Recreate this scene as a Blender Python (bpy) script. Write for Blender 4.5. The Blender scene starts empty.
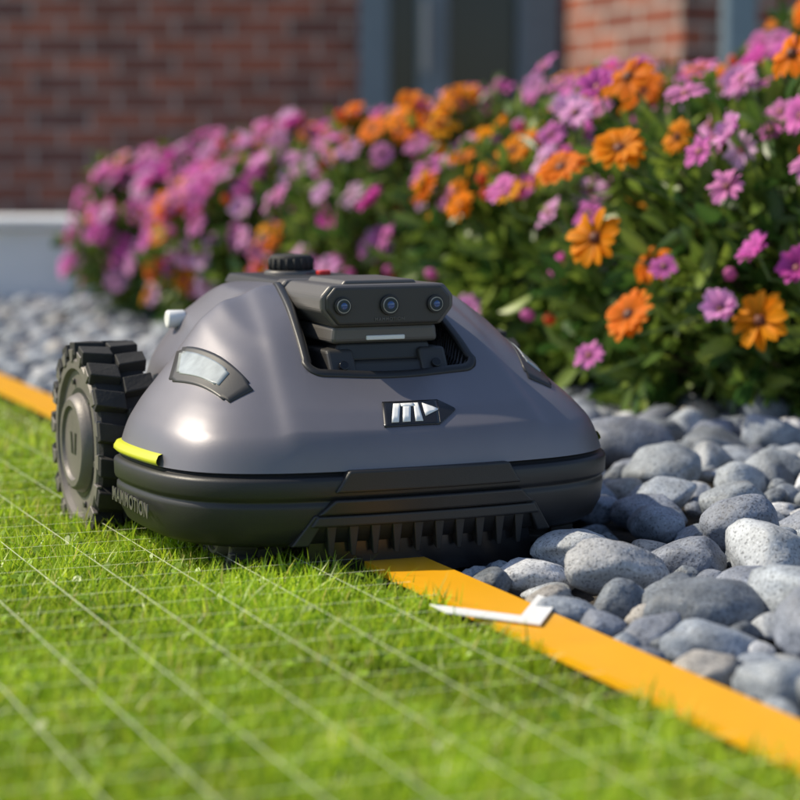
import bpy, bmesh, math, random
import numpy as np
from mathutils import Vector, Matrix, noise

random.seed(4); rng=np.random.default_rng(4)
D=bpy.data; S=bpy.context.scene
def link(o,parent=None):
    S.collection.objects.link(o)
    if parent: o.parent=parent
    return o
def empty(name,loc=(0,0,0),rz=0):
    e=D.objects.new(name,None); e.location=loc; e.rotation_euler=(0,0,rz); e.empty_display_size=.1
    return link(e)

# ---------------- materials
def mat(name,color=(.5,.5,.5),rough=.5,metal=0,bump=0,bscale=100,var=0,vscale=20,coat=0,attr=False,transl=0,spec=.5,bdist=.001):
    m=D.materials.new(name); m.use_nodes=True; N=m.node_tree.nodes; L=m.node_tree.links
    b=N['Principled BSDF']; out=N['Material Output']
    b.inputs['Roughness'].default_value=rough; b.inputs['Metallic'].default_value=metal
    b.inputs['Specular IOR Level'].default_value=spec
    b.inputs['Coat Weight'].default_value=coat
    b.inputs['Base Color'].default_value=(*color,1)
    src=None
    tc=N.new('ShaderNodeTexCoord')
    if attr:
        a=N.new('ShaderNodeAttribute'); a.attribute_name='Col'; src=a.outputs['Color']
    if var:
        n=N.new('ShaderNodeTexNoise'); n.inputs['Scale'].default_value=vscale; n.inputs['Detail'].default_value=6
        L.new(tc.outputs['Object'],n.inputs['Vector'])
        r=N.new('ShaderNodeMapRange'); r.inputs[1].default_value=.3; r.inputs[2].default_value=.7
        r.inputs[3].default_value=1-var; r.inputs[4].default_value=1+var
        L.new(n.outputs['Fac'],r.inputs[0])
        mx=N.new('ShaderNodeMix'); mx.data_type='RGBA'; mx.blend_type='MULTIPLY'; mx.inputs[0].default_value=1
        if src: L.new(src,mx.inputs[6])
        else: mx.inputs[6].default_value=(*color,1)
        L.new(r.outputs[0],mx.inputs[7]); src=mx.outputs[2]
    if src: L.new(src,b.inputs['Base Color'])
    if bump:
        n=N.new('ShaderNodeTexNoise'); n.inputs['Scale'].default_value=bscale; n.inputs['Detail'].default_value=4
        L.new(tc.outputs['Object'],n.inputs['Vector'])
        bp=N.new('ShaderNodeBump'); bp.inputs['Strength'].default_value=bump; bp.inputs['Distance'].default_value=bdist
        L.new(n.outputs['Fac'],bp.inputs['Height']); L.new(bp.outputs[0],b.inputs['Normal'])
    if transl:
        t=N.new('ShaderNodeBsdfTranslucent'); ms=N.new('ShaderNodeMixShader'); ms.inputs[0].default_value=transl
        if src: L.new(src,t.inputs['Color'])
        else: t.inputs['Color'].default_value=(*color,1)
        L.new(b.outputs[0],ms.inputs[1]); L.new(t.outputs[0],ms.inputs[2]); L.new(ms.outputs[0],out.inputs['Surface'])
    return m

M_shell=mat('shell_paint',(.185,.177,.203),.38,.35,bump=.3,bscale=1800,bdist=.0003,coat=.0,var=.03,vscale=30)
M_black=mat('black_plastic',(.018,.018,.020),.45,bump=.3,bscale=900,bdist=.0004)
M_gloss=mat('gloss_black',(.012,.012,.014),.22)
M_rubber=mat('rubber',(.022,.021,.021),.75,bump=.4,bscale=300,var=.2,vscale=60)
M_grey=mat('grey_plastic',(.12,.112,.108),.42,.2,bump=.2,bscale=900,bdist=.0003)
M_dgrey=mat('dark_grey_plastic',(.045,.043,.043),.42,.1,bump=.2,bscale=900,bdist=.0003)
M_hub=mat('hub_plastic',(.165,.148,.140),.48,.15,bump=.2,bscale=500,var=.15,vscale=30)
M_lens=mat('lens_glass',(.01,.02,.06),.05,coat=1)
M_lensb=mat('lens_inner',(.02,.07,.25),.1,coat=1)
M_lamp=mat('lamp_lens',(.36,.39,.40),.25,coat=.4,var=.25,vscale=60)
M_white=mat('white_mark',(.85,.85,.85),.4)
M_yel=mat('yellow_strip',(.62,.64,.04),.35)
M_red=mat('red_mark',(.6,.02,.02),.4)
M_steel=mat('steel',(.35,.35,.36),.3,.9)

# ---------------- mass mesh builder
class MB:
    def __init__(s): s.V=[];s.Lp=[];s.St=[];s.M=[];s.C=[];s.nv=0;s.nl=0
    def add(s,tv,tf,R,T,mi=0,col=None,tcol=None):
        tv=np.asarray(tv,float); m=len(T); n=len(tv)
        if m==0: return
        v=np.einsum('mij,nj->mni',R,tv)+np.asarray(T)[:,None,:]
        s.V.append(v.reshape(-1,3))
        tl=np.array([i for f in tf for i in f]); tot=np.array([len(f) for f in tf])
        ts=np.concatenate([[0],np.cumsum(tot)[:-1]])
        off=s.nv+np.arange(m)*n
        s.Lp.append((tl[None]+off[:,None]).ravel())
        s.St.append((ts[None]+(s.nl+np.arange(m)*len(tl))[:,None]).ravel())
        s.M.append(np.tile(np.full(len(tf),mi) if np.isscalar(mi) else np.asarray(mi),m))
        c=np.ones((m,n,3))
        if col is not None: c=c*np.asarray(col)[:,None,:]
        if tcol is not None: c=c*np.asarray(tcol)[None]
        s.C.append(c.reshape(-1,3))
        s.nv+=m*n; s.nl+=m*len(tl)
    def build(s,name,mats,smooth=True,parent=None):
        me=D.meshes.new(name); V=np.concatenate(s.V); Lp=np.concatenate(s.Lp); St=np.concatenate(s.St); C=np.concatenate(s.C)
        me.vertices.add(len(V)); me.vertices.foreach_set('co',V.astype('f').ravel())
        me.loops.add(len(Lp)); me.loops.foreach_set('vertex_index',Lp.astype('i'))
        me.polygons.add(len(St)); me.polygons.foreach_set('loop_start',St.astype('i'))
        me.polygons.foreach_set('material_index',np.concatenate(s.M).astype('i'))
        me.update(calc_edges=True)
        me.polygons.foreach_set('use_smooth',np.full(len(St),smooth))
        a=me.attributes.new('Col','FLOAT_COLOR','POINT')
        a.data.foreach_set('color',np.concatenate([C,np.ones((len(C),1))],1).astype('f').ravel())
        me.update()
        for m in mats: me.materials.append(m)
        return link(D.objects.new(name,me),parent)

def frames(dirs,spin,scale):
    d=dirs/np.linalg.norm(dirs,axis=1,keepdims=True)
    up=np.where(np.abs(d[:,2:3])>.95,np.array([[1.,0,0]]),np.array([[0,0,1.]]))
    x=np.cross(up,d); x/=np.linalg.norm(x,axis=1,keepdims=True); y=np.cross(d,x)
    c=np.cos(spin)[:,None]; s_=np.sin(spin)[:,None]
    X=x*c+y*s_; Y=-x*s_+y*c
    R=np.stack([X,Y,d],2)
    return R*scale[:,None,:]

# ---------------- layout constants
H=.345
L=np.array([.387,-.922]); NN=np.array([.922,.387]); P0=np.array([0,1.673])
def sd(p): return (p-P0)@NN
PH=math.radians(23); O=np.array([-.0936,1.962])
rr=np.array([math.cos(PH),math.sin(PH)]); hh=np.array([math.sin(PH),-math.cos(PH)])
def mowloc(p): q=p-O; return q@rr, q@hh

# ---------------- ground
def sheet(name,pts,z,m):
    me=D.meshes.new(name); me.from_pydata([(x,y,z) for x,y in pts],[],[tuple(range(len(pts)))]); me.materials.append(m)
    return link(D.objects.new(name,me))
M_ground=mat('ground_earth',(.09,.12,.025),.95,var=.4,vscale=3)
sheet('ground',[(-80,-40),(80,-40),(80,120),(-80,120)],-.008,M_ground)
M_soil=mat('soil',(.05,.042,.036),.95,bump=1,bscale=60,bdist=.01,var=.4,vscale=40)
def lp(s,o): q=P0+L*s+NN*o; return (q[0],q[1])
sheet('stone_bed_soil',[lp(2.5,.0),lp(2.5,2.6),lp(-4.2,2.6),lp(-4.2,0)],-.004,M_soil)
M_pave=mat('paving_concrete',(.3,.3,.3),.85,var=.15,vscale=5,bump=.3,bscale=50)
sheet('paving',[(-6,5.35),(6,5.35),(6,9),(-6,9)],.0,M_pave)

M_or=mat('orange_paint',(.84,.40,.006),.4,var=.04,vscale=20)
def prism(name,poly,z0,z1,m,parent=None):
    bm=bmesh.new(); a=[bm.verts.new((x,y,z0)) for x,y in poly]; b=[bm.verts.new((x,y,z1)) for x,y in poly]
    bm.faces.new(a[::-1]); bm.faces.new(b); n=len(a)
    for i in range(n): bm.faces.new((a[i],a[(i+1)%n],b[(i+1)%n],b[i]))
    bmesh.ops.recalc_face_normals(bm,faces=bm.faces)
    me=D.meshes.new(name); bm.to_mesh(me); bm.free(); me.materials.append(m); return link(D.objects.new(name,me),parent)
W2=.0265
prism('boundary_line',[lp(1.2,-W2),lp(1.2,W2),lp(-3.6,W2),lp(-3.6,-W2)],.018,.024,M_or)
T=np.array([.099,1.425]); a=math.radians(36)
def rot(v,t): c,s=math.cos(t),math.sin(t); return np.array([v[0]*c-v[1]*s,v[0]*s+v[1]*c])
A1=rot(-L,a)*.076; A2=rot(-L,-a)*.076; th=-L*.031
prism('direction_arrow',[tuple(T),tuple(T+A1),tuple(T+A1+th),tuple(T+th),tuple(T+A2+th),tuple(T+A2)],.0255,.0266,M_white)
def segd(P,A,B):
    d=B-A; t=np.clip(((P-A)@d)/(d@d),0,1); return np.linalg.norm(P-(A+t[:,None]*d),axis=1)

def mat_grid():
    m=D.materials.new('grid_paint'); m.use_nodes=True; N=m.node_tree.nodes; Lk=m.node_tree.links
    b=N['Principled BSDF']; b.inputs['Base Color'].default_value=(.85,.9,.6,1); b.inputs['Roughness'].default_value=.6
    t=N.new('ShaderNodeBsdfTransparent'); ms=N.new('ShaderNodeMixShader'); ms.inputs[0].default_value=.55
    Lk.new(t.outputs[0],ms.inputs[1]); Lk.new(b.outputs[0],ms.inputs[2]); Lk.new(ms.outputs[0],N['Material Output'].inputs['Surface'])
    return m
v=[];f=[]
def rib(p,q,w,z):
    p=np.array(p);q=np.array(q);d=(q-p)/np.linalg.norm(q-p);n=np.array([-d[1],d[0]])*w/2
    i=len(v)
    for c in (p-n,q-n,q+n,p+n): v.append((c[0],c[1],z))
    f.append((i,i+1,i+2,i+3))
for k in range(1,17): rib(lp(.75,-.03-k*.052),lp(-1.6,-.03-k*.052),.0012,.0285)
for k in range(-14,31): rib(lp(-k*.052,-.035),lp(-k*.052,-.86),.0012,.0290)
me=D.meshes.new('guide_grid'); me.from_pydata(v,[],f); me.materials.append(mat_grid()); link(D.objects.new('guide_grid',me))

# ---------------- lawn
def blade(bend,w=1.,seg=4):
    vs=[];fs=[]
    for i in range(seg):
        t=i/seg; ww=w*(1-t**1.8)*.5+.04*w
        y=bend*t*t; z=t*(1-.25*abs(bend)*t)
        vs+= [(-ww,y,z),(ww,y,z)]
    vs.append((0,bend,1-.25*abs(bend)))
    for i in range(seg-1): fs.append((2*i,2*i+1,2*i+3,2*i+2))
    fs.append((2*seg-2,2*seg-1,2*seg))
    return vs,fs
def scatter(n,x0,x1,y0,y1,test):
    p=rng.uniform((x0,y0),(x1,y1),(n,2)); return p[test(p)]
def arrow_clear(P): return (segd(P,T+th/2,T+A1+th/2)>.019)&(segd(P,T+th/2,T+A2+th/2)>.019)
mb=MB()
def grass(P,hmin,hmax,w):
    n=len(P); kind=rng.integers(0,8,n)
    patch=np.array([noise.noise(Vector((p[0]*5,p[1]*5,0)))+.8*noise.noise(Vector((p[0]*17,p[1]*17,3))) for p in P])
    clr=arrow_clear(P)
    for k in range(8):
        vs,fs=blade([.1,.25,.4,.6,.8,1.0,.5,1.2][k]); idx=kind==k; Q=P[idx]; m=len(Q); pt=patch[idx]
        hgt=rng.uniform(hmin,hmax,m)*(1+.35*pt)*np.where(clr[idx],1,.5)
        th_=rng.uniform(0,2*np.pi,m); tilt=rng.normal(0,.30,(m,2))
        d=np.concatenate([tilt,np.ones((m,1))],1)
        R=frames(d,th_,np.stack([rng.uniform(.7,1.3,m)*w,hgt*.8,hgt],1))
        g=rng.random(m)[:,None]; c=(1-g)*np.array([.27,.47,.018])+g*np.array([.62,.76,.055])
        yel=(rng.random(m)<.06)[:,None]; c=np.where(yel,np.array([.68,.62,.18]),c)
        c*= (1+.3*pt)[:,None]
        tc=np.array([[.50+.60*z]*3 for _,_,z in vs])  # root shading painted into the blade colour: dark at the base, lighter at the tip
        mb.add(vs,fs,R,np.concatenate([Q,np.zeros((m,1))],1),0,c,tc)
def inmow(p):
    x,y=mowloc(p); return (abs(x)<.15)&(y>-.1)&(y<.2)
near=lambda p:(abs(p[:,0])<.26*p[:,1]+.12)
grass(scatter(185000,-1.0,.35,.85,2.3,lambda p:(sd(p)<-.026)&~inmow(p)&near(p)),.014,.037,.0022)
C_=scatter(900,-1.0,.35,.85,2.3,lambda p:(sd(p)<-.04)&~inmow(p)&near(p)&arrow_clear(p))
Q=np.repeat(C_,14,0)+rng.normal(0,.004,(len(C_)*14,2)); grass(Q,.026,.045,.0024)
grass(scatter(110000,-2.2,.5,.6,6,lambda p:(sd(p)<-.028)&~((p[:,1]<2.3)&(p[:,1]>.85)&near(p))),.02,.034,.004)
grass(scatter(60000,-.8,.4,.9,3,lambda p:(sd(p)>.028)&(sd(p)<.043)&~inmow(p)),.008,.018,.002)
P=scatter(9000,-1.0,.3,.9,2.4,lambda p:(sd(p)<-.04)&~inmow(p)&near(p)&arrow_clear(p))
ang=[i*math.pi/4 for i in range(8)]; oval=[(.5*math.cos(t),.8*math.sin(t),.12*math.cos(2*t)) for t in ang]
m=len(P); mb.add(oval,[tuple(range(8))],frames(np.concatenate([rng.normal(0,.5,(m,2)),np.ones((m,1))],1),rng.uniform(0,6.3,m),np.full((m,3),.005)*rng.uniform(.6,1.3,(m,1))),
   np.concatenate([P,rng.uniform(.012,.027,(m,1))],1),0,np.array([.34,.52,.05])*rng.uniform(.6,1.3,(m,1)))
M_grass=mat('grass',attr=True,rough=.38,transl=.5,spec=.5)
mb.build('lawn_grass',[M_grass])

# ---------------- stones
def stone_t(sub,seed):
    bm=bmesh.new(); bmesh.ops.create_icosphere(bm,subdivisions=sub,radius=1)
    o=Vector((seed*7.3,seed*3.1,seed*1.7)); vs=[]
    for v_ in bm.verts:
        c=v_.co.copy(); r=1+.22*noise.noise(c*.9+o)+.10*noise.noise(c*2.2+o)+.025*noise.noise(c*6+o)
        for k in range(5):
            dn=Vector((noise.noise(o+Vector((k,0,0))),noise.noise(o+Vector((0,k+.5,0))),noise.noise(o+Vector((0,0,k+.3))))).normalized()
            e=c.dot(dn)*r
            if e>.76: r*=.76/e*.7+.30
        vs.append(tuple(c*r))
    fs=[tuple(x.index for x in f_.verts) for f_ in bm.faces]; bm.free(); return vs,fs
NT=9
T3=[stone_t(4,i+1) for i in range(NT)]; T2=[stone_t(2,i+1) for i in range(NT)]
cell={}; stones=[]
def tryadd(x,y,r,k):
    cx,cy=int(x//.06),int(y//.06)
    for i in range(cx-2,cx+3):
        for j in range(cy-2,cy+3):
            for (a_,b_,c_) in cell.get((i,j),()):
                if (a_-x)**2+(b_-y)**2<((c_+r)*k)**2: return False
    cell.setdefault((cx,cy),[]).append((x,y,r)); return True
for (n,r0,r1,k) in ((1500,.034,.042,.93),(10000,.023,.033,.88),(16000,.015,.022,.84),(18000,.009,.013,.8)):
    for _ in range(n):
        y=random.uniform(.9,5.2)
        x=random.uniform(-.3*y-.5,.3*y+.35); p=np.array([x,y])
        s_=sd(p); r=random.uniform(r0,r1)
        if s_<.028+r*.8 or s_>1.9: continue
        if y>2.6: r*=.75
        ml=mowloc(p)
        im=abs(ml[0])<.235 and -.14<ml[1]<.31
        if im and r>.027: continue
        if tryadd(x,y,r,k): stones.append((x,y,r,im,s_))
mb=MB(); st=np.array([(a_,b_,c_,d_,e_) for a_,b_,c_,d_,e_ in stones],float)
kind=rng.integers(0,NT,len(st))
pal=np.array([[.30,.33,.37],[.23,.26,.31],[.38,.40,.43],[.16,.18,.21],[.33,.31,.29],[.27,.30,.35],[.46,.47,.50],[.20,.22,.27]])
for k in range(NT):
    for nr in (0,1):
        idx=(kind==k)&((st[:,1]<2.4)==bool(nr)); q=st[idx]; m=len(q)
        if not m: continue
        el=rng.uniform(1.05,1.40,m); fl=rng.uniform(.55,.85,m)
        dirs=np.concatenate([rng.normal(0,.25,(m,2)),np.ones((m,1))],1)
        R=frames(dirs,rng.uniform(0,6.3,m),np.stack([q[:,2]*el,q[:,2]/el**.4,q[:,2]*fl],1))
        z=q[:,2]*fl*rng.uniform(.45,1.0,m)*np.where(q[:,3]>0,.2,1)+np.where(q[:,2]<.016,.008,0)*(1-q[:,3])+np.clip(q[:,4]-.1,0,.5)*.05*(1-q[:,3])
        c=pal[rng.integers(0,len(pal),m)]*rng.uniform(.8,1.2,(m,1))
        tv,tf=(T3 if nr else T2)[k]
        mb.add(tv,tf,R,np.stack([q[:,0],q[:,1],z],1),0,c)
def mat_stone():
    m=mat('river_stone',attr=True,rough=.62,var=.35,vscale=38,bump=.6,bscale=180,bdist=.002,spec=.4)
    N=m.node_tree.nodes; Lk=m.node_tree.links; b=N['Principled BSDF']
    src=b.inputs['Base Color'].links[0].from_socket
    tc=[x for x in N if x.type=='TEX_COORD'][0]
    n=N.new('ShaderNodeTexNoise'); n.inputs['Scale'].default_value=430; n.inputs['Detail'].default_value=3; Lk.new(tc.outputs['Object'],n.inputs['Vector'])
    r=N.new('ShaderNodeValToRGB'); e=r.color_ramp.elements; e[0].position=.36; e[0].color=(.35,.35,.36,1); e[1].position=.45; e[1].color=(1,1,1,1)
    e2=e.new(.62); e2.color=(1,1,1,1); e3=e.new(.70); e3.color=(1.6,1.6,1.6,1)
    Lk.new(n.outputs['Fac'],r.inputs[0])
    mx=N.new('ShaderNodeMix'); mx.data_type='RGBA'; mx.blend_type='MULTIPLY'; mx.inputs[0].default_value=.85
    Lk.new(src,mx.inputs[6]); Lk.new(r.outputs[0],mx.inputs[7]); Lk.new(mx.outputs[2],b.inputs['Base Color'])
    return m
mb.build('river_stones',[mat_stone()])

# ---------------- flowers
M_leaf=mat('leaf',attr=True,rough=.38,transl=.38,spec=.45)
M_petal=mat('petal',attr=True,rough=.6,transl=.45,spec=.2)
M_stem=mat('stem',attr=True,rough=.6)
def leaf_t(curl):
    vs=[];fs=[]
    prof=[(.0,.06),(.22,.3),(.5,.5),(.75,.42),(.92,.2)]
    for t,w in prof:
        zc=-curl*t*t; vs+=[(-w,zc+.14*w,t),(0,zc-.0,t),(w,zc+.14*w,t)]
    vs.append((0,-curl,1.))
    n=len(prof)
    for i in range(n-1):
        a_=3*i; fs+=[(a_,a_+1,a_+4,a_+3),(a_+1,a_+2,a_+5,a_+4)]
    a_=3*(n-1); fs+=[(a_,a_+1,3*n),(a_+1,a_+2,3*n)]
    return vs,fs
LC=[(1,1,1) if i%3!=1 else (1.5,1.4,1.3) for i in range(15)]+[(1,1,1)]
def flower_t(np_,w,cup,seed,layers=1):
    r=random.Random(seed); V=[];F=[];C=[]
    for ly in range(layers):
        for i in range(np_):
            t0=(i+.5*ly)/np_*2*math.pi+r.uniform(-.09,.09); cu=cup+r.uniform(-.16,.16)+ly*.16; ln=r.uniform(.84,1.06)*(1-.15*ly); base=len(V)
            prof=[(.16,.22),(.4,.7),(.68,1.),(.88,.82),(1.,.22)]; ww=w*r.uniform(.82,1.12); tw=r.uniform(-.35,.35)
            for t,pw in prof:
                rad=t*ln; z=cu*rad-.22*rad*rad*rad+.02*ly; hw=ww*pw*.5
                for sgn in (-1,0,1):
                    x=rad; y=sgn*hw; zz=z+(.05 if sgn else 0)*pw+tw*sgn*hw
                    V.append((x*math.cos(t0)-y*math.sin(t0),x*math.sin(t0)+y*math.cos(t0),zz))
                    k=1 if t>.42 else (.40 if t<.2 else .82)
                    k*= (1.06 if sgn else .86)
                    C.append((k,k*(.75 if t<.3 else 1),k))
            for i2 in range(4):
                a_=base+3*i2; F+=[(a_,a_+1,a_+4,a_+3),(a_+1,a_+2,a_+5,a_+4)]
    return V,F,C
def disc_t(rad,seed):
    r=random.Random(seed); V=[(0,0,.13)];F=[]
    for k,(q,z) in enumerate(((.45,.12),(.8,.07),(1.,-.02))):
        for i in range(12):
            t=i/12*2*math.pi; V.append((rad*q*math.cos(t),rad*q*math.sin(t),z+r.uniform(-.03,.03)))
    for i in range(12):
        j=(i+1)%12; F.append((0,1+i,1+j))
        for k in range(2): F.append((1+12*k+i,1+12*(k+1)+i,1+12*(k+1)+j,1+12*k+j))
    return V,F
LT=[leaf_t(c) for c in (.05,.2,.4,-.08)]
FO=[flower_t(13,.39,.22,i,1+i%2) for i in range(3)]+[flower_t(14,.36,.05,9,1)]
FP=[flower_t(14,.33,.3,i+20,1) for i in range(2)]+[flower_t(13,.36,.55,30,2),flower_t(13,.37,.12,31,1)]
DT=disc_t(.2,3)
tube=[(math.cos(i*math.pi/2.5),math.sin(i*math.pi/2.5),z) for z in (0,1) for i in range(5)]
tubef=[(i,(i+1)%5,5+(i+1)%5,5+i) for i in range(5)]
bud=[(math.cos(i*math.pi/3)*q,math.sin(i*math.pi/3)*q,z) for q,z in ((.25,0),(.5,.35),(.45,.75),(.15,1.05)) for i in range(6)]
budf=[(6*k+i,6*k+(i+1)%6,6*k+6+(i+1)%6,6*k+6+i) for k in range(3) for i in range(6)]+[(18,19,20,21,22,23)]
def stems(mb,A,B,rad,col):
    A=np.asarray(A);B=np.asarray(B); d=B-A; ln=np.linalg.norm(d,axis=1); m=len(A)
    mb.add(tube,tubef,frames(d,np.zeros(m),np.stack([np.full(m,rad),np.full(m,rad),ln],1)),A,2,np.tile(col,(m,1)))
ORC=np.array([[1.0,.34,.004],[1.0,.43,.008],[.98,.26,.006]]); PKC=np.array([[.90,.28,.72],[.92,.46,.82],[.80,.13,.56],[.94,.58,.88],[.84,.20,.66],[.92,.33,.70]])
def put_flowers(mb,Pf,Nf,isO,size):
    m=len(Pf); kk=rng.integers(0,4,m)
    for o in (0,1):
        for k in range(4):
            idx=(isO==bool(o))&(kk==k); q=Pf[idx]; mm=len(q)
            if not mm: continue
            V,F,C=(FO if o else FP)[k]
            cc=np.clip((ORC[rng.integers(0,3,mm)] if o else PKC[rng.integers(0,6,mm)])*rng.uniform(.85,1.05,(mm,1)),0,1)
            sc=size[idx]*(1.15 if o else 1.0); R=frames(Nf[idx],rng.uniform(0,6.3,mm),np.repeat(sc[:,None],3,1)*np.stack([rng.uniform(.92,1.08,mm),np.ones(mm),rng.uniform(.6,1.6,mm)],1))
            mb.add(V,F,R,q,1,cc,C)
            dc=np.tile([.11,.028,.010] if o else [.28,.09,.09],(mm,1))*rng.uniform(.7,1.5,(mm,1))
            mb.add(DT[0],DT[1],R,q+Nf[idx]/np.linalg.norm(Nf[idx],axis=1,keepdims=True)*.003,2,dc)
def bush(cx,cy,rx,ry,top,nl,nf,po,seed,hero=None,ls=1.0,ntop=0):
    global rng
    rng=np.random.default_rng(seed); mb=MB()
    zc=top*.42; c=np.array([cx,cy,zc])
    def lump(d):
        return np.array([1+.22*noise.noise(Vector(x*2.2)+Vector((seed*3.3,0,0)))+.14*noise.noise(Vector(x*5)+Vector((seed,5,0))) for x in d])
    def dirs(n,zmin):
        d=rng.normal(0,1,(n*2,3)); d/=np.linalg.norm(d,axis=1,keepdims=True); d=d[d[:,2]>zmin][:n]; return d
    def pos(d,f):
        return c+d*np.stack([rx*f,ry*f,np.where(d[:,2]>0,(top-zc)*f,zc*f*.95)],1)
    d=dirs(nl,-.9); m=len(d); f_=lump(d)*(1-.55*rng.random(m)**2.0)*rng.uniform(.93,1.04,m); P=pos(d,f_)
    cl=dirs(nl//12,-.85); mc=len(cl); fc=lump(cl)*rng.uniform(.78,1.10,mc); Pc=pos(cl,fc)
    h=int(m*.65)
    ci=rng.integers(0,mc,h); P[:h]=Pc[ci]-(Pc[ci]-c)*rng.uniform(0,.18,(h,1))+rng.normal(0,.004,(h,3))
    ld=d*.6+rng.normal(0,.65,(m,3))+np.array([0,0,.35]); ld[:h]=(cl[ci]*.7+rng.normal(0,.6,(h,3))+np.array([0,0,.3]))
    ok=P[:,2]>.02; kind=rng.integers(0,4,m); ln=rng.uniform(.024,.052,m)*ls
    g=rng.random((m,1))**1.4; col=(1-g)*np.array([.034,.095,.020])+g*np.array([.20,.28,.045])
    for k in range(4):
        i=ok&(kind==k); q=P[i]
        mb.add(LT[k][0],LT[k][1],frames(ld[i],rng.uniform(0,6.3,len(q)),np.stack([ln[i]*.36,ln[i],ln[i]],1)),q,0,col[i],LC)
    sel=rng.choice(mc,min(mc,200),replace=False)
    stems(mb,np.tile([[cx,cy,.02]],(len(sel),1))+rng.normal(0,.04,(len(sel),3))*[1,1,0],Pc[sel],.0022,[.10,.075,.04])
    d=dirs(nf,-.35); d=d[(rng.random(len(d))<np.clip(.55+d[:,2],0.25,1))]
    if ntop: d=np.concatenate([d,dirs(ntop,.45)])
    m=len(d); f_=lump(d)*rng.uniform(1.0,1.12,m); P=pos(d,f_)
    cn=np.array([noise.noise(Vector(p*4.5)+Vector((3,1,7)))+.25*rng.uniform(-1,1) for p in P])
    isO=cn>np.quantile(cn,1-po)
    Nf=d*.8+np.array([-.55,-.40,.5])+rng.normal(0,.36,(m,3)); size=rng.uniform(.019,.030,m)
    if hero is not None:
        hp=np.array([h_[:3] for h_ in hero]); ho=np.array([h_[3]>0 for h_ in hero]); hs=np.array([h_[4] for h_ in hero])
        keep=np.array([np.min(np.linalg.norm(hp-p,axis=1))>.05 for p in P]); P=P[keep]; isO=isO[keep]; size=size[keep]; Nf=Nf[keep]
        hn=np.tile([-.60,-.65,.6],(len(hp),1))+rng.normal(0,.28,(len(hp),3))
        P=np.concatenate([P,hp]); isO=np.concatenate([isO,ho]); size=np.concatenate([size,hs]); Nf=np.concatenate([Nf,hn])
    put_flowers(mb,P,Nf,isO,size)
    base=c+(P-c)*.72-np.array([0,0,.02]); nfn=Nf/np.linalg.norm(Nf,axis=1,keepdims=True)
    mid=P-nfn*.022-np.array([0,0,.012])
    stems(mb,base,mid,.0016,[.12,.2,.05]); stems(mb,mid,P-nfn*.001,.0016,[.12,.2,.05])
    d=dirs(max(8,nf//5),-.3); m=len(d); P=pos(d,lump(d)*1.06); k=rng.random((m,1))
    mb.add(bud,budf,frames(d+[0,0,.5],np.zeros(m),np.full((m,3),.017)),P,1,np.where(k>.5,np.array([[.75,.14,.05]]),np.array([[.7,.2,.5]])))
    stems(mb,c+(P-c)*.8,P,.0013,[.12,.2,.05])
    mb.build('flowering_bush',[M_leaf,M_petal,M_stem])
hero1=[(.250,2.36,.368,1,.032),(.222,2.33,.268,1,.032),(.262,2.35,.180,1,.030),(.405,2.30,.176,1,.032),(.190,2.44,.347,1,.029),
       (.445,2.36,.475,1,.029),(.275,2.5,.455,1,.030),(.37,2.33,.325,0,.024),(.455,2.35,.405,0,.025),(.40,2.30,.25,0,.024),(.44,2.28,.235,0,.025),
       (.222,2.40,.128,0,.021),(.363,2.32,.187,0,.023),(.13,2.55,.315,0,.025),(.455,2.30,.35,0,.025),(.33,2.4,.43,0,.026),(.30,2.34,.235,0,.018),
       (.38,2.36,.385,0,.025),(.205,2.42,.41,0,.023),(.40,2.42,.45,0,.025),(.235,2.46,.44,0,.025),(.345,2.38,.365,0,.022)]
bush(.58,2.72,.36,.33,.47,8000,70,.12,11,hero1,1.2,90)
bush(.33,3.05,.31,.30,.44,7000,130,.28,12,None,1.15,100)
bush(.07,3.55,.30,.28,.43,5500,300,.32,13,None,1,100)
bush(-.18,4.0,.28,.28,.40,5000,380,.24,14,None,1,80)
bush(-.41,4.45,.27,.27,.375,5000,440,.10,15,None,1,80)
bush(.98,2.45,.36,.33,.48,6000,80,.3,16,None,1.15,60)
bush(.75,3.25,.38,.30,.54,5000,220,.3,17,None,1,120)
bush(.42,3.75,.34,.30,.48,4000,240,.3,18,None,1,100)
bush(.05,4.3,.34,.30,.44,4000,260,.2,19,None,1,80)

# ---------------- low wall and house
M_plaster=mat('white_render',(.80,.81,.83),.8,var=.06,vscale=8,bump=.3,bscale=80)
def box(name,x0,x1,y0,y1,z0,z1,m,parent=None,bev=0,seg=2):
    bm=bmesh.new(); bmesh.ops.create_cube(bm,size=1)
    for v_ in bm.verts: v_.co=Vector((x0 if v_.co.x<0 else x1,y0 if v_.co.y<0 else y1,z0 if v_.co.z<0 else z1))
    if bev: bmesh.ops.bevel(bm,geom=bm.edges[:],offset=bev,segments=seg,affect='EDGES',profile=.5)
    me=D.meshes.new(name); bm.to_mesh(me); bm.free(); me.materials.append(m)
    return link(D.objects.new(name,me),parent)
lw=empty('low_garden_wall')
box('wall_block',-2.6,1.6,4.98,5.3,-.01,.205,M_plaster,lw,.006)
box('coping',-2.63,1.63,4.955,5.325,.205,.230,M_plaster,lw,.006)

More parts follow.
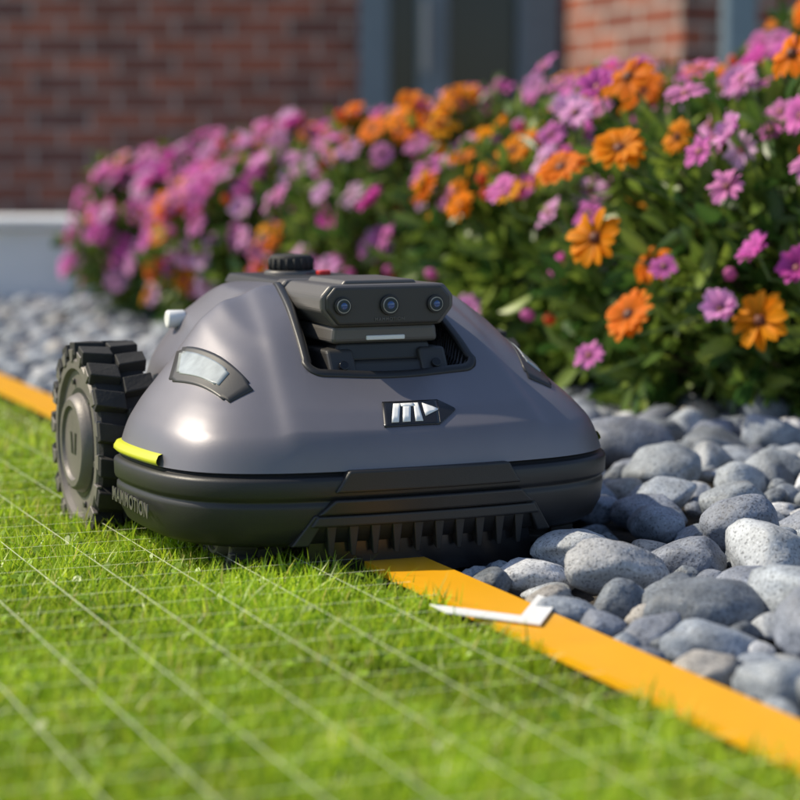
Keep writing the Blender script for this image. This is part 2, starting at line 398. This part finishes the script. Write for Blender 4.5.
def mat_brick():
    m=D.materials.new('brickwork'); m.use_nodes=True; N=m.node_tree.nodes; Lk=m.node_tree.links; b=N['Principled BSDF']
    tc=N.new('ShaderNodeTexCoord'); sp=N.new('ShaderNodeSeparateXYZ'); Lk.new(tc.outputs['Object'],sp.inputs[0])
    ad=N.new('ShaderNodeMath'); ad.operation='ADD'; Lk.new(sp.outputs[0],ad.inputs[0]); Lk.new(sp.outputs[1],ad.inputs[1])
    cb=N.new('ShaderNodeCombineXYZ'); Lk.new(ad.outputs[0],cb.inputs[0]); Lk.new(sp.outputs[2],cb.inputs[1])
    br=N.new('ShaderNodeTexBrick'); br.inputs['Scale'].default_value=1; br.inputs['Brick Width'].default_value=.225; br.inputs['Row Height'].default_value=.072
    br.inputs['Mortar Size'].default_value=.007; br.inputs['Mortar Smooth'].default_value=.2
    br.inputs['Color1'].default_value=(.34,.095,.05,1); br.inputs['Color2'].default_value=(.12,.045,.038,1); br.inputs['Mortar'].default_value=(.42,.38,.34,1)
    br.inputs['Bias'].default_value=-.1
    Lk.new(cb.outputs[0],br.inputs['Vector'])
    n=N.new('ShaderNodeTexNoise'); n.inputs['Scale'].default_value=9; n.inputs['Detail'].default_value=8; Lk.new(tc.outputs['Object'],n.inputs['Vector'])
    mx=N.new('ShaderNodeMix'); mx.data_type='RGBA'; mx.blend_type='OVERLAY'; mx.inputs[0].default_value=.6
    Lk.new(br.outputs['Color'],mx.inputs[6]); Lk.new(n.outputs['Fac'],mx.inputs[7]); Lk.new(mx.outputs[2],b.inputs['Base Color'])
    b.inputs['Roughness'].default_value=.85
    bp=N.new('ShaderNodeBump'); bp.inputs['Strength'].default_value=.8; bp.inputs['Distance'].default_value=.006; bp.invert=True
    Lk.new(br.outputs['Fac'],bp.inputs['Height']); Lk.new(bp.outputs[0],b.inputs['Normal'])
    return m
MBk=mat_brick(); M_frame=mat('frame_paint',(.14,.20,.25),.4,var=.05); M_glass=mat('dark_glass',(.02,.025,.03),.08); M_roof=mat('roof_tile',(.08,.07,.07),.8,var=.3)
ho=empty('brick_house')
box('left_wall',-6,-.16,8.2,8.5,0,2.6,MBk,ho)
box('upper_wall',-.16,.62,8.2,8.5,2.2,2.6,MBk,ho)
box('right_wall',.62,6,8.22,8.5,0,2.6,MBk,ho)
box('frame_left',-.16,-.04,8.12,8.3,0,2.2,M_frame,ho,.008)
box('door_glass_1',-.04,.07,8.27,8.30,.1,2.15,M_glass,ho)
box('frame_middle',.07,.19,8.10,8.3,0,2.2,M_frame,ho,.008)
box('door_glass_2',.19,.46,8.27,8.30,.1,2.15,M_glass,ho)
box('frame_right',.46,.62,8.06,8.3,0,2.2,M_frame,ho,.008)
box('door_handle',.085,.11,8.02,8.05,.72,1.0,M_steel,ho,.005)
box('sill',-.16,.46,8.14,8.27,0,.1,M_frame,ho)
pl=box('brick_bay',0,.70,0,1.7,0,2.6,MBk,ho); pl.location=(.57,7.1,0); pl.rotation_euler=(0,0,-math.radians(64))
pl2=box('bay_cap',-.03,.73,-.03,1.73,2.6,2.68,M_roof,ho); pl2.location=pl.location; pl2.rotation_euler=pl.rotation_euler
box('downpipe',.965,1.065,6.20,6.30,0,2.6,M_frame,ho,.02,3)
box('roof',-6.2,6.2,7.95,9.6,2.69,2.85,M_roof,ho)
box('back_wall',-6,6,9.3,9.5,0,2.6,MBk,ho)

# ================= MOWER =================
mo=empty('robotic_lawn_mower',(O[0],O[1],0),PH)
ctrl=[(0,.302),(.08,.299),(.14,.288),(.183,.262),(.204,.22),(.211,.17),(.213,.12),(.207,.088),(.175,.078),(.155,.055),(.152,-.03),(.146,-.09),(.12,-.128),(.06,-.143),(0,-.145)]
pts=[np.array(p) for p in ctrl]+[np.array((-p[0],p[1])) for p in ctrl[-2:0:-1]]
for _ in range(3):
    q=[]
    for i in range(len(pts)):
        a_,b_=pts[i],pts[(i+1)%len(pts)]; q+= [a_*.75+b_*.25,a_*.25+b_*.75]
    pts=q
YC=.10; pa=np.array(pts); ang=np.arctan2(pa[:,0],pa[:,1]-YC); rad=np.hypot(pa[:,0],pa[:,1]-YC)
o_=np.argsort(ang); ang=ang[o_]; rad=rad[o_]
def Rth(t):
    t=(t+math.pi)%(2*math.pi)-math.pi; return np.interp(t,ang,rad,period=2*math.pi)
ss=np.linspace(0,1,401)
def sm(xs,ys,w):
    g=np.interp(ss,xs,ys); k=np.hanning(w); k/=k.sum(); gp=np.concatenate([2*g[0]-g[w:0:-1],g,2*g[-1]-g[-2:-w-2:-1]]); return np.convolve(gp,k,'same')[w:-w]
gS=sm([0,.35,.54,.64,.78,.90,.965,1],[1,.985,.925,.81,.54,.33,.18,0],31)
gF=sm([0,.18,.40,.64,.85,.95,.985,1],[1,.93,.70,.46,.29,.18,.09,0],25)
gR=sm([0,.55,.75,.9,1],[1,.97,.85,.55,0],31)
ZS,ZT=.101,.240
def zsh(x,y):
    t=math.atan2(x,y-YC); s_=min(math.hypot(x,y-YC)/Rth(t),1)
    c=math.cos(t); wf=max(c,0)**1.2; wr=max(-c,0)**1.5
    g=np.interp(s_,ss,gF)*wf+np.interp(s_,ss,gR)*wr+np.interp(s_,ss,gS)*(1-wf-wr)
    z=ZS+(ZT-ZS)*g
    hw=.088+max(0,y-.1)*.16
    e=(abs(x)-hw)/.010
    return z+.0045*(1/(1+math.exp(min(30,3*e))))*min(1,max(0,(1-s_)/.06))
TY0,TY1=.095,.226
def thalf(y): return .058+(y-TY0)/(TY1-TY0)*.018
def tin(x,y): return min(thalf(y)-abs(x),TY1-y,y-TY0)
def floor_(y): return .166+(TY1-y)*.15
def zcut(x,y):
    z=zsh(x,y); d=tin(x,y)
    k=min(1,max(0,(d+.0005)/.004)); k=k*k*(3-2*k)
    return z+(min(z-.002,floor_(y))-z)*k
def mkmesh(name,V,F,m,parent=mo,smooth=True,bev=0,sub=0,solid=0):
    bm=bmesh.new(); vs=[bm.verts.new(v_) for v_ in V]
    for f_ in F:
        try: bm.faces.new([vs[i] for i in f_])
        except ValueError: pass
    bmesh.ops.recalc_face_normals(bm,faces=bm.faces)
    me=D.meshes.new(name); bm.to_mesh(me); bm.free(); me.materials.append(m)
    for p in me.polygons: p.use_smooth=smooth
    o=link(D.objects.new(name,me),parent)
    if solid: k=o.modifiers.new('s','SOLIDIFY'); k.thickness=solid; k.offset=0
    if bev: k=o.modifiers.new('b','BEVEL'); k.width=bev; k.segments=3; k.limit_method='ANGLE'; k.angle_limit=math.radians(25)
    return o
NA=360; rings=list(np.linspace(0.01,.9,110))+list(np.linspace(.91,1,22))
V=[(0,-YC,zcut(0,YC))];F=[]
for s_ in rings:
    for i in range(NA):
        t=i/NA*2*math.pi; R_=Rth(t); x=math.sin(t)*R_*s_; y=YC+math.cos(t)*R_*s_
        V.append((x,-y,zcut(x,y)))
for i in range(NA): F.append((0,1+i,1+(i+1)%NA))
for k in range(len(rings)-1):
    for i in range(NA):
        a_=1+k*NA; F.append((a_+i,a_+(i+1)%NA,a_+NA+(i+1)%NA,a_+NA+i))
mkmesh('upper_shell',V,F,M_shell)
def ringbody(name,prof,m,na=NA,cap=True,t0=0,t1=2*math.pi):
    V=[];F=[]; full=abs(t1-t0-2*math.pi)<1e-6; n=na if full else na+1
    for s_,z in prof:
        for i in range(n):
            t=t0+(t1-t0)*i/na; R_=Rth(t)+ (s_-1)*.2
            V.append((math.sin(t)*R_,-(YC+math.cos(t)*R_),z))
    for k in range(len(prof)-1):
        for i in range(n if full else n-1):
            j=(i+1)%n; F.append((k*n+i,k*n+j,(k+1)*n+j,(k+1)*n+i))
    if cap: F.append(tuple(range((len(prof)-1)*n,len(prof)*n)))
    return mkmesh(name,V,F,m)
ringbody('lower_body',[(.96,.1015),(.985,.1005),(.985,.098),(1.0,.0972),(1.016,.0958),(1.022,.0935),(1.020,.082),(1.016,.0795),(1.002,.078),(1.001,.076),(1.008,.0745),(1.010,.071),(1.000,.056),(.965,.043),(.93,.0385),(.80,.036),(.6,.036)],M_black)
def th_at(y,sg=-1):
    best=min(range(-1800,1801),key=lambda i:(abs(YC+math.cos(i/1800*math.pi)*Rth(i/1800*math.pi)-y) if (math.sin(i/1800*math.pi)*Rth(i/1800*math.pi)*sg>.15) else 9))
    return best/1800*math.pi
for sg,nm in ((-1,'side_light_l'),(1,'side_light_r')):
    ta,tb=th_at(.088,sg),th_at(.212,sg)
    ringbody(nm,[(.985,.1110),(1.008,.1100),(1.020,.1065),(1.022,.104),(1.01,.1015),(.98,.101)],M_yel,40,False,min(ta,tb),max(ta,tb))
def patch(name,quad,off,m,n=14,solid=.0016,rnd=0,fn=None):
    V=[];F=[]; q=[np.array(p) for p in quad]; fn=fn or zsh
    for i in range(n+1):
        for j in range(n+1):
            u,w=i/n,j/n
            p=(q[0]*(1-u)+q[1]*u)*(1-w)+(q[3]*(1-u)+q[2]*u)*w
            V.append((p[0],-p[1],fn(p[0],p[1])+off))
    for i in range(n):
        for j in range(n):
            if rnd and (i in(0,n-1)) and (j in(0,n-1)): continue
            a_=i*(n+1)+j; F.append((a_,a_+1,a_+n+2,a_+n+1))
    return mkmesh(name,V,F,m,solid=solid)
for sg in (-1,1):
    k='_l' if sg<0 else '_r'
    patch('headlight_frame'+k,[(sg*.155,.104),(sg*.126,.228),(sg*.151,.230),(sg*.174,.138)],.0004,M_dgrey,rnd=1)
    patch('headlight_lens'+k,[(sg*.1565,.115),(sg*.1385,.200),(sg*.1515,.206),(sg*.1675,.141)],.0014,M_lamp,rnd=1)
patch('badge_plate',[(-.026,.262),(-.034,.287),(.016,.287),(.024,.262)],.0006,M_gloss)
patch('badge_tip',[(.024,.262),(.016,.287),(.036,.274),(.036,.273)],.0006,M_gloss)
def mk(nm,q): patch(nm,q,.0018,M_white,n=3,solid=.0006)
mk('badge_mark_1',[(-.0175,.266),(-.0265,.2845),(-.0200,.2845),(-.0110,.266)])
mk('badge_mark_2',[(-.0085,.266),(-.0165,.2845),(-.0095,.2845),(-.0015,.266)])
mk('badge_mark_3',[(.0010,.266),(-.0050,.2845),(.0020,.2845),(.0050,.266)])
mk('badge_mark_4',[(-.0110,.266),(-.0115,.2695),(.0010,.2695),(.0010,.266)])
mk('badge_mark_5',[(.0085,.2665),(.0060,.2800),(.0200,.2745),(.0200,.2735)])
def strip(name,path,w,off,m,th=.003):
    V=[];F=[];n=len(path)
    P_=[np.array(p) for p in path]
    for i,p in enumerate(P_):
        d=(P_[min(i+1,n-1)]-P_[max(i-1,0)]); d/=np.linalg.norm(d); nn=np.array([d[1],-d[0]])
        for sgn in (-1,-.5,.5,1):
            q=p+nn*w/2*sgn; z=zsh(q[0],q[1])+off-(.0018 if abs(sgn)==1 else 0); V.append((q[0],-q[1],z))
    for i in range(n-1):
        for k in range(3): a_=4*i+k; F.append((a_,a_+1,a_+5,a_+4))
    return mkmesh(name,V,F,m,solid=.002)
path=[]
for i in range(31): y=TY0+(TY1-TY0-.012)*i/30; path.append((-thalf(y)-.001,y))
for i in range(1,8): t=i/8*math.pi/2; path.append((-thalf(TY1)+.011-.012*math.cos(t)+.0,TY1-.011+.012*math.sin(t)))
for i in range(21): path.append((-thalf(TY1)+.012+(2*thalf(TY1)-.024)*i/20,TY1+.001))
path+= [(-x,y) for x,y in path[37:30:-1]] + [(-x,y) for x,y in path[30::-1]]
strip('sensor_tray_rim',path,.007,.0012,M_black)
V=[];F=[];n=70
for i in range(n+1):
    for j in range(n+1):
        y=TY0+(TY1-TY0)*i/n; x=-thalf(y)+2*thalf(y)*j/n; V.append((x,-y,zcut(x,y)+.0012))
for i in range(n):
    for j in range(n): a_=i*(n+1)+j; F.append((a_,a_+1,a_+n+2,a_+n+1))
mkmesh('sensor_tray',V,F,M_gloss)
def yf(x):
    t=math.atan2(x,.2)
    for _ in range(30):
        R_=Rth(t); t=math.asin(max(-1,min(1,x/R_)))
    return YC+math.cos(t)*Rth(t)
def relief(name,half_top,half_bot,z0,z1,off,thick,m,n=36,bev=.002,slope=0):
    V=[];F=[]
    for lay in (0,1):
        for k in range(2):
            z=(z1,z0)[k]; hwid=(half_top,half_bot)[k]
            for i in range(n+1):
                x=-hwid+2*hwid*i/n; V.append((x,-(yf(x)+off+((thick-slope*k) if lay else -.01)),z))
    n1=n+1
    for i in range(n):
        F.append((2*n1+i,2*n1+i+1,3*n1+i+1,3*n1+i)); F.append((i,i+1,2*n1+i+1,2*n1+i)); F.append((n1+i,n1+i+1,3*n1+i+1,3*n1+i))
    F.append((0,n1,3*n1,2*n1)); F.append((n,n1+n,3*n1+n,2*n1+n))
    return mkmesh(name,V,F,m,smooth=False,bev=bev)
relief('bumper_upper',.072,.084,.084,.1020,.003,.0045,M_black)
relief('bumper_lower',.084,.098,.066,.0785,.002,.0065,M_black,slope=.002)
relief('bumper_arch',.098,.104,.056,.0655,.000,.0055,M_black)
BX=((0,1,2,3),(4,5,6,7),(0,1,5,4),(1,2,6,5),(2,3,7,6),(3,0,4,7))
for sg in (-1,1):
    V=[]
    for z,xa,xb in ((.066,.090,.100),(.040,.104,.118)):
        for x,dy in ((sg*xa,.005),(sg*xb,.004),(sg*xb,-.02),(sg*xa,-.02)): V.append((x,-(yf(x)+dy-(.004 if z<.05 else 0)),z))
    mkmesh('arch_leg',V,list(BX),M_black,smooth=False,bev=.0015)
relief('intake_dark',.098,.104,.012,.0560,-.014,.004,M_gloss,bev=0)
V=[];F=[]
for i in range(10):
    x=-.085+.17*i/9; w=.0046; y=yf(x)
    b=len(V)
    for (dx,dy,z) in ((-w,.001,.058),(w,.001,.058),(w,-.012,.058),(-w,-.012,.058),(-w*.4,-.001,.031),(w*.4,-.001,.031),(w*.4,-.01,.035),(-w*.4,-.01,.035)):
        V.append((x+dx,-(y+dy),z))
    for f_ in BX: F.append(tuple(b+q for q in f_))
mkmesh('grass_comb',V,F,M_black,smooth=False,bev=.0008)
def text(name,body,size,mtx,m,sp=1.1):
    tx=D.curves.new(name,'FONT'); tx.body=body; tx.size=size; tx.extrude=.0005; tx.space_character=sp; tx.offset=size*.02
    to=D.objects.new(name,tx); tx.materials.append(m); link(to,mo); to.matrix_local=Matrix(mtx); return to
text('side_wordmark','MAMMOTION',.0165,((0,0,-1,-.2148),(-1,0,0,-.100),(0,1,0,.0580),(0,0,0,1)),M_grey,1.12)
# ---- sensor head
def lbox(name,x0,x1,y0,y1,z0,z1,m,bev=.003,taper=1,shift=0):
    V=[(x,-(y),z) for z,kx in ((z0,1),(z1,taper)) for (x,y) in ((x0*kx,y0),(x1*kx,y0),(x1*kx,y1+(shift if z==z1 else 0)),(x0*kx,y1+(shift if z==z1 else 0)))]
    return mkmesh(name,V,list(BX),m,smooth=False,bev=bev)
lbox('sensor_base',-.060,.060,.10,.222,.160,.182,M_dgrey,.003,.90,-.012)
lbox('sensor_base_step',-.047,.047,.10,.206,.181,.198,M_black,.003,.9,-.004)
lbox('sensor_neck',-.050,.050,.09,.207,.197,.2125,M_grey,.004,.96)
lbox('neck_slot',-.018,.018,.15,.2085,.1995,.2035,M_white,.001)
for sx in (-.043,.043):
    V=[(x,-(y),z) for z,ks in ((.163,0),(.192,-.017)) for (x,y) in ((sx-.0125,.15),(sx+.0125,.15),(sx+.0125,.2255+ks),(sx-.0125,.2255+ks))]
    mkmesh('bracket',V,list(BX),M_dgrey,smooth=False,bev=.003)
octo=[(-.062,.2265),(-.050,.2120),(.050,.2120),(.062,.2265),(.062,.2375),(.053,.2475),(-.053,.2475),(-.062,.2375)]
def octprism(name,sc,y0,y1,m,bev,sc0=None,cz=.2295):
    V=[];sc0=sc0 or sc
    for y,k in ((y0,sc0),(y1,sc)):
        for x,z in octo: V.append((x*k,-y,cz+(z-cz)*k))
    return mkmesh(name,V,[tuple(range(8)),tuple(range(8,16))]+[(i,(i+1)%8,8+(i+1)%8,8+i) for i in range(8)],m,smooth=False,bev=bev)
octprism('sensor_head',1.0,.105,.213,M_grey,.003,.95)
octprism('sensor_face',.93,.20,.2155,M_dgrey,.0025)
octprism('sensor_mid',1.0,.060,.1025,M_grey,.004,.90)
octprism('sensor_joint',.88,.09,.12,M_black,.001)
octprism('sensor_rear',.80,.040,.07,M_black,.004,.70)
lbox('sensor_top_plate',-.036,.036,.11,.195,.246,.2505,M_grey,.002,.9)
text('face_wordmark','MAMMOTION',.0042,((1,0,0,-.0135),(0,0,-1,-.2158),(0,1,0,.2165),(0,0,0,1)),M_grey,1.1)
def cyl(name,loc,r,dep,m,rot_=(math.pi/2,0,0),bev=.0006,vt=40):
    bpy.ops.mesh.primitive_cylinder_add(radius=r,depth=dep,vertices=vt,location=(0,0,0)); o=bpy.context.object; o.name=name; o.parent=mo; o.location=loc; o.rotation_euler=rot_
    o.data.materials.append(m)
    if bev: k=o.modifiers.new('b','BEVEL'); k.width=bev; k.segments=2; k.limit_method='ANGLE'
    for p in o.data.polygons: p.use_smooth=len(p.vertices)==4
    return o
for x,r in ((-.043,.0078),(0,.0088),(.043,.0078)):
    cyl('lens_ring',(x,-.2165,.2300),r,.004,M_black)
    cyl('lens_bezel',(x,-.2187,.2300),r*.78,.0012,M_steel,bev=0)
    cyl('lens_glass',(x,-.2194,.2300),r*.68,.0012,M_lens,bev=0)
    bpy.ops.mesh.primitive_uv_sphere_add(radius=r*.42,segments=24,ring_count=12,location=(0,0,0)); o=bpy.context.object; o.name='lens_dome'; o.parent=mo; o.location=(x,-.2194,.2300); o.scale=(1,.4,1); o.data.materials.append(M_lensb)
    for p in o.data.polygons: p.use_smooth=True
for sx in (-.043,.043):
    cyl('bolt',(sx,-.2175,.1785),.0042,.006,M_gloss,(math.radians(60),0,0))
cyl('button_base',(0,.03,.243),.026,.012,M_grey,(0,0,0),.002)
cyl('stop_button',(0,.03,.256),.0205,.016,M_rubber,(0,0,0),.004)
for i in range(18):
    t=i/18*2*math.pi; o=cyl('button_rib',(.0205*math.cos(t),.03+.0205*math.sin(t),.255),.0016,.011,M_rubber,(0,0,0),0,8)
lbox('top_deck',-.056,.056,-.07,.088,.236,.2455,M_dgrey,.003,.9)
cyl('red_mark',(.022,-.000,.2475),.007,.004,M_red,(0,0,0))
for sx in (-1,1):
    cyl('marker_lamp',(sx*.117,.028,.205),.0085,.018,M_white,(0,math.pi/2,0),.002)
# ---- wheels
def revolve(name,prof,m,n=72):
    V=[];F=[]
    for x,r in prof:
        for i in range(n):
            t=i/n*2*math.pi; V.append((x,r*math.cos(t),r*math.sin(t)))
    for k in range(len(prof)-1):
        for i in range(n):
            j=(i+1)%n; F.append((k*n+i,k*n+j,(k+1)*n+j,(k+1)*n+i))
    F.append(tuple(range(n))); F.append(tuple(range((len(prof)-1)*n,len(prof)*n)))
    o=mkmesh(name,V,F,m)
    k=o.modifiers.new('e','EDGE_SPLIT'); k.split_angle=math.radians(35)
    return o
def wheel(sg,loc,R,w,k):
    h=w/2; e=R/.093
    pa_=[]
    tyre=revolve('tyre'+k,[(-h+.004,R*.80),(-h,R*.86),(-h+.003,R*.90),(h-.003,R*.90),(h,R*.86),(h-.004,R*.78)],M_rubber)
    hub=revolve('hub'+k,[(sg*(h-.010),R*.84),(sg*(h-.001),R*.84),(sg*(h+.0015),R*.82),(sg*(h+.0015),R*.74),(sg*(h-.003),R*.72),(sg*(h-.004),R*.50),(sg*(h-.000),R*.48),(sg*(h+.004),R*.46),(sg*(h+.006),R*.43),(sg*(h+.006),R*.37),(sg*(h+.003),R*.35),(sg*(h+.003),R*.02)],M_hub)
    ring=revolve('hub_gap'+k,[(sg*(h-.009),R*.49),(sg*(h-.0032),R*.545),(sg*(h-.0032),R*.49)],M_black)
    pa_+=[tyre,hub,ring]
    V=[];F=[];n=18
    for i in range(n):
        for row in (0,1):
            t=(i+.5*row)/n*2*math.pi; x0,x1=((-h-.002,-.0005),(.0005,h+.002))[row]; dt=.105
            b=len(V)
            for r_,dd in ((R*.87,1.1),(R,.85)):
                for (x,s_) in ((x0,-1),(x1,-1),(x1,1),(x0,1)):
                    sh=(x/h)*.05*(1 if row else -1)
                    V.append((x,r_*math.sin(t+s_*dt*dd+sh),r_*math.cos(t+s_*dt*dd+sh)))
            for f_ in BX: F.append(tuple(b+q for q in f_))
    pa_.append(mkmesh('tread'+k,V,F,M_rubber,smooth=False,bev=.0012))
    V=[];F=[];n=18
    for i in range(n):
        t=(i+.25)/n*2*math.pi; b=len(V)
        for x in (sg*(h-.002),sg*(h+.0028)):
            for (r_,d_) in ((R*.80,-.05),(R*.93,-.09),(R*.93,.09),(R*.80,.05)):
                V.append((x,r_*math.sin(t+d_),r_*math.cos(t+d_)))
        for f_ in BX: F.append(tuple(b+q for q in f_))
    pa_.append(mkmesh('hub_lugs'+k,V,F,M_hub,smooth=False,bev=.0008))
    for i in range(6):
        t=i/6*2*math.pi+.3; o=cyl('hub_bolt',(0,0,0),.0032*e,.004,M_dgrey,(0,math.pi/2,0),0,6); o.location=(loc[0]+sg*(h-.003),loc[1]+R*.62*math.sin(t),loc[2]+R*.62*math.cos(t))
    for q in (-1,1):
        V=[(sg*(h+.0036),y_,z_) for y_,z_ in ((q*.002*e,-.010*e),(q*.008*e,-.010*e),(q*.011*e,.010*e),(q*.005*e,.010*e))]
        pa_.append(mkmesh('hub_mark'+k,V,[(0,1,2,3)],M_black,smooth=False))
    for o in pa_: o.location=loc
wheel(-1,(-.190,.02,.093),.094,.052,'_rl')
wheel(1,(.190,.02,.093),.094,.052,'_rr')
wheel(-1,(-.135,-.215,.045),.045,.04,'_fl')
wheel(1,(.135,-.215,.045),.045,.04,'_fr')
cyl('axle',(0,.02,.085),.012,.34,M_black,(0,math.pi/2,0))
cyl('blade_disc',(0,-.10,.032),.09,.006,M_black,(0,0,0))

# ---------------- light
sunv=Vector((-.88,.22,0)).normalized(); el=math.radians(45)
sv=Vector((sunv.x*math.cos(el),sunv.y*math.cos(el),math.sin(el)))
sl=D.lights.new('sun','SUN'); sl.energy=5.0; sl.angle=math.radians(.6); sl.color=(1,.90,.70)
so=link(D.objects.new('sun',sl)); so.rotation_euler=sv.to_track_quat('Z','Y').to_euler(); so.location=(0,0,5)
w=D.worlds.new('World'); S.world=w; w.use_nodes=True; N=w.node_tree.nodes
sk=N.new('ShaderNodeTexSky'); sk.sky_type='NISHITA'; sk.sun_disc=False; sk.sun_elevation=el; sk.sun_rotation=math.atan2(sv.x,sv.y)
w.node_tree.links.new(sk.outputs[0],N['Background'].inputs[0]); N['Background'].inputs[1].default_value=.15
# ---------------- camera
cd=D.cameras.new('cam'); co=link(D.objects.new('cam',cd)); cd.sensor_width=36; cd.lens=92.6; co.location=(0,0,H); co.rotation_euler=(math.radians(90-6.38),0,0)
cd.clip_start=.02; cd.clip_end=500; cd.dof.use_dof=True; cd.dof.focus_distance=1.74; cd.dof.aperture_fstop=4.6; cd.dof.aperture_blades=0
S.camera=co
S.view_settings.view_transform='Standard'; S.view_settings.look='None'; S.view_settings.exposure=0
